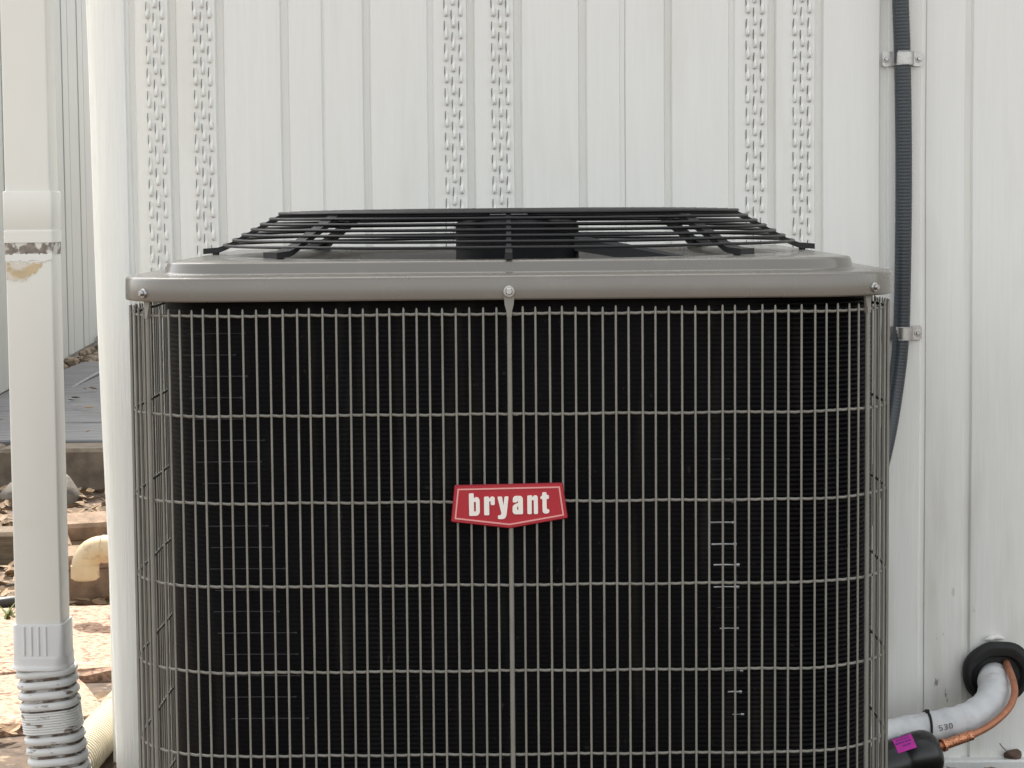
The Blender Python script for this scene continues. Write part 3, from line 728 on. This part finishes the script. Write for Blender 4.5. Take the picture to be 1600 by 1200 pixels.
# flexible corrugated pipe
mb = MB(); loops = []; fm = []
z = z_g - .017; i = 0
def flexloop(r, z):
    dx = max(0, (z_g - z)) ; ox = .030 * (dx / .25) ** 1.6; n = 40; out = []
    for k in range(n):
        a = 2 * pi * k / n; e = .78; ca, sa = cos(a), sin(a)
        sq = 1.0 / (abs(ca) ** 3.2 + abs(sa) ** 3.2) ** (1 / 3.2)
        out.append(Vector((DC + .004 + ox + r * sq * ca * .97, DY + DT / 2 + r * sq * sa * .93, z + .004 * ca)))
    return out
prof2 = []
zz = z_g - .015; R0 = DW / 2 + .0085; rib = 0
def big(zz):
    return [(R0 - .0055, zz), (R0 - .0055, zz - .0014), (R0 - .001, zz - .0026), (R0 + .0022, zz - .0058), (R0 + .0032, zz - .0095), (R0 + .0026, zz - .0132), (R0 - .0005, zz - .0150), (R0 - .0055, zz - .0160)]
while zz > -0.02:
    if rib in (4, 9): 
        for q in range(9): prof2 += [(R0 + .0010, zz - q * .0040), (R0 + .0024, zz - q * .0040 - .0014), (R0 + .0010, zz - q * .0040 - .0028)]
        zz -= .037
    else:
        prof2 += big(zz); zz -= .0172
    rib += 1
loops = [flexloop(r, z) for r, z in prof2]; fms = []
mb.loft(loops); nl = len(loops[0])
mb.m = []
for k in range(len(prof2) - 1):
    low = prof2[k][0] < R0 - .0035 or (prof2[k + 1][0] < R0 - .0045)
    mb.m += [1 if low else 0] * nl
dch(mb.build('flexible_pipe', [M['flex'], M['soilgroove']], smooth=50))

# ------------------------------------------------------------------ strip of yard between the houses
def dY(d): return d - 2.5
# neighbour's house
nh = tag(empty('neighbour_house', (-2.4, dY(12), 0)), 'pale grey neighbouring house with vertical siding behind the downspout', 'house')
def nx(d): return -2.2 - (d - 9.7) * .0743
mbc = MB(); A, B = 9.3, 26.0
mbc.add([(nx(A) - .03, dY(A), .1), (nx(B) - .03, dY(B), .1), (nx(B) - 5, dY(B), .1), (nx(A) - 5, dY(A), .1), (nx(A) - .03, dY(A), 3.4), (nx(B) - .03, dY(B), 3.4), (nx(B) - 5, dY(B), 3.4), (nx(A) - 5, dY(A), 3.4)],
        [(0, 3, 2, 1), (4, 5, 6, 7), (0, 1, 5, 4), (1, 2, 6, 5), (2, 3, 7, 6), (3, 0, 4, 7)])
def nch(o): o.parent = nh; o.matrix_parent_inverse = Matrix.Translation(nh.location).inverted(); return o
nch(mbc.build('wall', M['wallcore']))
d = 9.32
while d < 25.5:
    e = d + .70; n_ = .006
    ang = atan2(nx(e) - nx(d), e - d)
    c = Vector(((nx(d) + nx(e)) / 2 - .012, dY((d + e) / 2), 1.78)); mb = MB()
    mb.box((0, 0, 0), (.03, .692, 3.24), bev=.006); mb.box((.012, .12, 0), (.016, .10, 3.22), bev=.004)
    o = nch(mb.build('siding_panel', M['neighbour'])); o.location = c; o.rotation_euler = (0, 0, -ang)
    d += .70
mb = MB(); mb.box((-4.66, dY(18), 3.46), (5.5, 16.9, .12)); nch(mb.build('unseen_roof', M['unseen_roof']))  # out of view, overhang sized to throw shade over the terrace
# terrace: kerb and slate slabs
ter = tag(empty('terrace', (-1.5, dY(9), 0)), None, kind='structure')
def tech(o): o.parent = ter; o.matrix_parent_inverse = Matrix.Translation(ter.location).inverted(); return o
mb = MB(); mb.box((-1.44, dY(9.6), .055), (1.44, 4.0, .11)); tech(mb.build('bed', M['soil']))
for i in range(3):
    mb = MB(); mb.box((-1.96 + i * .47, dY(7.52) + random.uniform(-.01, .01), .074), (.462, .20, .150 + random.uniform(-.004, .004)), bev=.012, rot=None); tech(mb.build('kerb_stone', M['kerb']))
rows = [7.66, 8.22, 8.72, 9.25, 9.9, 10.6, 11.4]
for a, b in zip(rows, rows[1:]):
    xs = [-2.2, -1.93 + random.uniform(-.15, .1), -1.35 + random.uniform(-.15, .15), -.76]
    for x0, x1 in zip(xs, xs[1:]):
        mb = MB(); R_ = Matrix.Rotation(random.uniform(-.012, .020) + .012, 3, 'X') @ Matrix.Rotation(random.uniform(-.02, .02), 3, 'Y')
        mb.box(((x0 + x1) / 2, dY((a + b) / 2), .136 + random.uniform(-.006, .006)), (x1 - x0 - .012, b - a - .014, .05), bev=.006, rot=R_); tech(mb.build('slab', M['slate']))
def stone(mb, c, r, sq=(1, 1, .7), seed=None):
    rnd = random.Random(seed); n = 7; loops = []
    for i in range(1, 5):
        th = pi * i / 5; loops.append([Vector(c) + Vector((r * sq[0] * sin(th) * cos(2 * pi * k / n), r * sq[1] * sin(th) * sin(2 * pi * k / n), r * sq[2] * cos(th))) * 1.0 + Vector([rnd.uniform(-.15, .15) * r for _ in range(3)]) for k in range(n)])
    mb.loft(loops[::-1], cap0=True, cap1=True)
mb = MB()
for i in range(520):
    d = random.uniform(10.6, 15.5); x = random.uniform(nx(d) + .03, nx(d) + 1.3)
    if d < 11.45 and x > nx(d) + .12: continue
    stone(mb, (x, dY(d), .10 + (d - 10.6) * .022 + random.uniform(0, .03)), random.uniform(.02, .055), seed=i)
tag(mb.build('rubble', M['gravel']), 'tan rubble along the foot of the neighbouring wall', 'rubble', kind='stuff')
mb = MB(); mb.add([(-4.5, dY(10.9), .06), (-.7, dY(10.9), .06), (-.7, dY(26), .42), (-4.5, dY(26), .42)], [(0, 1, 2, 3)]); tag(mb.build('bank', M['gravel']), None, kind='structure')
# rock by the kerb
mb = MB(); stone(mb, (-1.52, dY(7.12), .02), .13, (1.2, .8, .55), 5); tag(mb.build('rock', M['rock'], smooth=60), 'low grey rock lying in front of the kerb stones', 'rock')
# hollow tan block with sunlit top
def hollow_block():
    mb = MB(); Wd, Dd, H = .44, .24, .19
    mb.box((0, 0, (H - .035) / 2), (Wd - .02, Dd - .006, H - .035), bev=.006)
    mb.box((0, -Dd / 2 + .036, H - .020), (Wd, .072, .040), bev=.008); mb.box((0, Dd / 2 - .040, H - .016), (Wd, .080, .048), bev=.008); mb.box((-Wd / 2 + .03, 0, H - .02), (.06, .09, .036), bev=.004)
    return mb
ho = hollow_block().build('concrete_block', M['block']); bp = P(150, 965, dY(5.25)); ho.location = (bp.x + .06, dY(5.42), -0.015); ho.rotation_euler = (radians(17), 0, radians(20))
tag(ho, 'tan hollow concrete block with sunlit top behind the ivory pipe elbow', 'block')
# ivory PVC elbow coming out of the side of the house
e0 = P(136, 872, dY(4.9)); er = .030
pth = [Vector((HX0 - .012, e0.y, e0.z + .020)), Vector((e0.x + .035, e0.y, e0.z + .020))] + [Vector((e0.x + .035 - .04 * sin(a), e0.y, e0.z + .020 - .04 * (1 - cos(a)))) for a in [pi / 2 * k / 8 for k in range(1, 9)]] + [Vector((e0.x - .005, e0.y, e0.z - .048))]
t = tag(empty('pvc_elbow', pth[-1]), 'ivory plastic pipe elbow poking out past the house corner', 'pipe')
mb = MB(); mb.tube(pth, .026, seg=20); tch(mb.build('pipe', M['pvc'], smooth=50), None, t)
mb = MB(); mb.tube(pth[1:-1], .030, seg=20); mb.tube([pth[-1] + Vector((0, 0, .032)), pth[-1] + Vector((0, 0, .004))], .0315, seg=20); mb.tube([pth[1], pth[1] + Vector((.03, 0, 0))], .0315, seg=20); tch(mb.build('fitting', M['pvc'], smooth=50), None, t)
# rough pink pavers
def paver(d0, d1, x0, x1, h, rz, lab):
    nxg, nyg = 10, 10; c = Vector(((x0 + x1) / 2, dY((d0 + d1) / 2), 0)); mb = MB(); top = []
    w, l = x1 - x0, d1 - d0
    lo = []
    for (z, e) in ((-.01, 0), (h - .012, 0), (h - .004, .004), (h, .012)):
        lp = []
        for k in range(40):
            a = k / 40 * 4; s_ = int(a); f_ = a - s_
            cs = [(-1, -1), (1, -1), (1, 1), (-1, 1)]; p, q = cs[s_], cs[(s_ + 1) % 4]
            lp.append(Vector(((p[0] + (q[0] - p[0]) * f_) * (w / 2 - e), (p[1] + (q[1] - p[1]) * f_) * (l / 2 - e), z)) + Vector((random.uniform(-.004, .004), random.uniform(-.004, .004), random.uniform(-.002, .002))))
        lo.append(lp)
    mb.loft(lo, cap1=True); o = mb.build('paver', M['paver']); o.location = c; o.rotation_euler = (radians(1.5), 0, radians(rz))
    tag(o, lab, 'paver', 'rough pink pavers between the houses')
paver(4.42, 5.06, -1.20, -.74, .035, 4, 'large rough pink paver in sun behind the downspout adapter')
paver(3.98, 4.36, -1.06, -.80, .030, 22, 'smaller pink paver beside the cream corrugated drain pipe')
paver(4.0, 4.5, -1.55, -1.12, .03, -8, 'pink paver left of the ribbed white flexible pipe')
# cream corrugated drain pipe lying along the house
cpth = bez([(-.735, dY(3.40), .030), (-.728, dY(3.66), .034), (-.722, dY(3.9), .036), (-.716, dY(4.15), .038), (-.713, dY(4.5), .04), (-.712, dY(5.0), .042)], 44)
mb = MB(); rads = [.034 + .0026 * cos(i / len(cpth) * 2 * pi * 118) for i in range(len(cpth))]
cp2 = []; 
for i in range(len(cpth) - 1): cp2 += [cpth[i], cpth[i].lerp(cpth[i + 1], .25), cpth[i].lerp(cpth[i + 1], .5), cpth[i].lerp(cpth[i + 1], .75)]
mb.tube(cp2, [.0335 + (.0026 if (i % 8) < 4 else -.0026) for i in range(len(cp2))], seg=20)
tag(mb.build('drain_pipe', M['cream_pipe'], smooth=40), 'cream corrugated drain pipe lying on the ground beside the house corner', 'pipe')
# landscape timber, black hose and a weed at the far left
mb = MB(); mb.box((-1.62, dY(5.92), .045), (.74, .13, .10), bev=.010, rot=Matrix.Rotation(.03, 3, 'Z')); tag(mb.build('landscape_timber', M['timber']), 'weathered landscape timber lying left of the downspout', 'timber')
hp = bez([(-1.7, dY(4.9), .02), (-1.35, dY(5.05), .025), (-1.17, dY(5.12), .04), (-1.10, dY(5.25), .02), (-1.13, dY(5.5), .016)], 10)
mb = MB(); mb.tube(hp, .015, seg=10); tag(mb.build('garden_hose', M['hose'], smooth=60), 'black garden hose on the leaf litter left of the downspout', 'hose')
mb = MB(); rnd = random.Random(11)
for k in range(40):
    a = rnd.uniform(0, 2 * pi); l = rnd.uniform(.03, .09); b0 = Vector((-1.16 + rnd.uniform(-.08, .05), dY(4.95) + rnd.uniform(-.05, .05), .0)); tip = b0 + Vector((cos(a) * l * .6, sin(a) * l * .6, l)); md = b0.lerp(tip, .5) + Vector((0, 0, .012)); w = Vector((-sin(a), cos(a), 0)) * .007
    mb.add([b0 - w * .4, b0 + w * .4, md + w, md - w, tip], [(0, 1, 2, 3), (3, 2, 4)])
tag(mb.build('weed', M['weed']), 'small green weed growing left of the downspout', 'plant')
# leaf litter
mb = MB(); rnd = random.Random(21)
def leaf(c, r, mb, tilt=.5):
    a = rnd.uniform(0, 2 * pi); Rm = Matrix.Rotation(a, 3, 'Z') @ Matrix.Rotation(rnd.uniform(-tilt, tilt), 3, 'X') @ Matrix.Rotation(rnd.uniform(-tilt, tilt), 3, 'Y')
    pts = [(-r, 0, 0), (-.4 * r, -.45 * r, .1 * r), (.3 * r, -.5 * r, .16 * r), (r, 0, .1 * r), (.3 * r, .5 * r, .2 * r), (-.4 * r, .45 * r, .12 * r), (0, 0, -.05 * r)]
    mb.add([Vector(c) + Rm @ Vector(p) for p in pts], [(0, 1, 6), (1, 2, 6), (2, 3, 6), (3, 4, 6), (4, 5, 6), (5, 0, 6)])
for i in range(2600):
    d = rnd.uniform(3.9, 7.35); x = rnd.uniform(-2.1, -.76)
    if 3.95 < d < 5.12 and -1.22 < x < -.74 and rnd.random() < .93: continue
    if 5.84 < d < 6.0 and x < -1.2: continue
    leaf((x, dY(d), rnd.uniform(.008, .03)), rnd.uniform(.012, .032), mb)
for i in range(260): leaf((rnd.uniform(.5, 2.0), rnd.uniform(.80, 1.07), rnd.uniform(.008, .03)), rnd.uniform(.012, .03), mb)
for i in range(60): leaf((rnd.uniform(-2.1, -.8), dY(rnd.uniform(7.7, 11)), .172), rnd.uniform(.012, .03), mb, .2)
tag(mb.build('leaf_litter', M['leaf']), 'dry tan leaves scattered over the soil', 'leaves', kind='stuff')
lc = P(1582, 1181, WY - .008)
mb = MB(); nl_ = 14; v = []
for j in range(5):
    t_ = j / 4
    for k in range(nl_): 
        a = 2 * pi * k / nl_; rr_ = .017 * t_ * (1 + .12 * sin(3 * a)); v.append(Vector((rr_ * cos(a), .006 * sin(a * 2) * t_ - .010 * (1 - t_ * t_), rr_ * sin(a) * .8)))
mb.loft([v[j * nl_:(j + 1) * nl_] for j in range(1, 5)], cap0=True); mb.tube([(-.012, -.002, .010), (-.020, -.003, .018), (-.024, -.002, .024)], .0009, seg=5)
o = mb.build('dry_leaf', M['leafdark'], smooth=60); o.location = lc; o.scale = (.9, .9, .9); tag(o, 'curled dark brown leaf resting on the white starter strip', 'leaf')
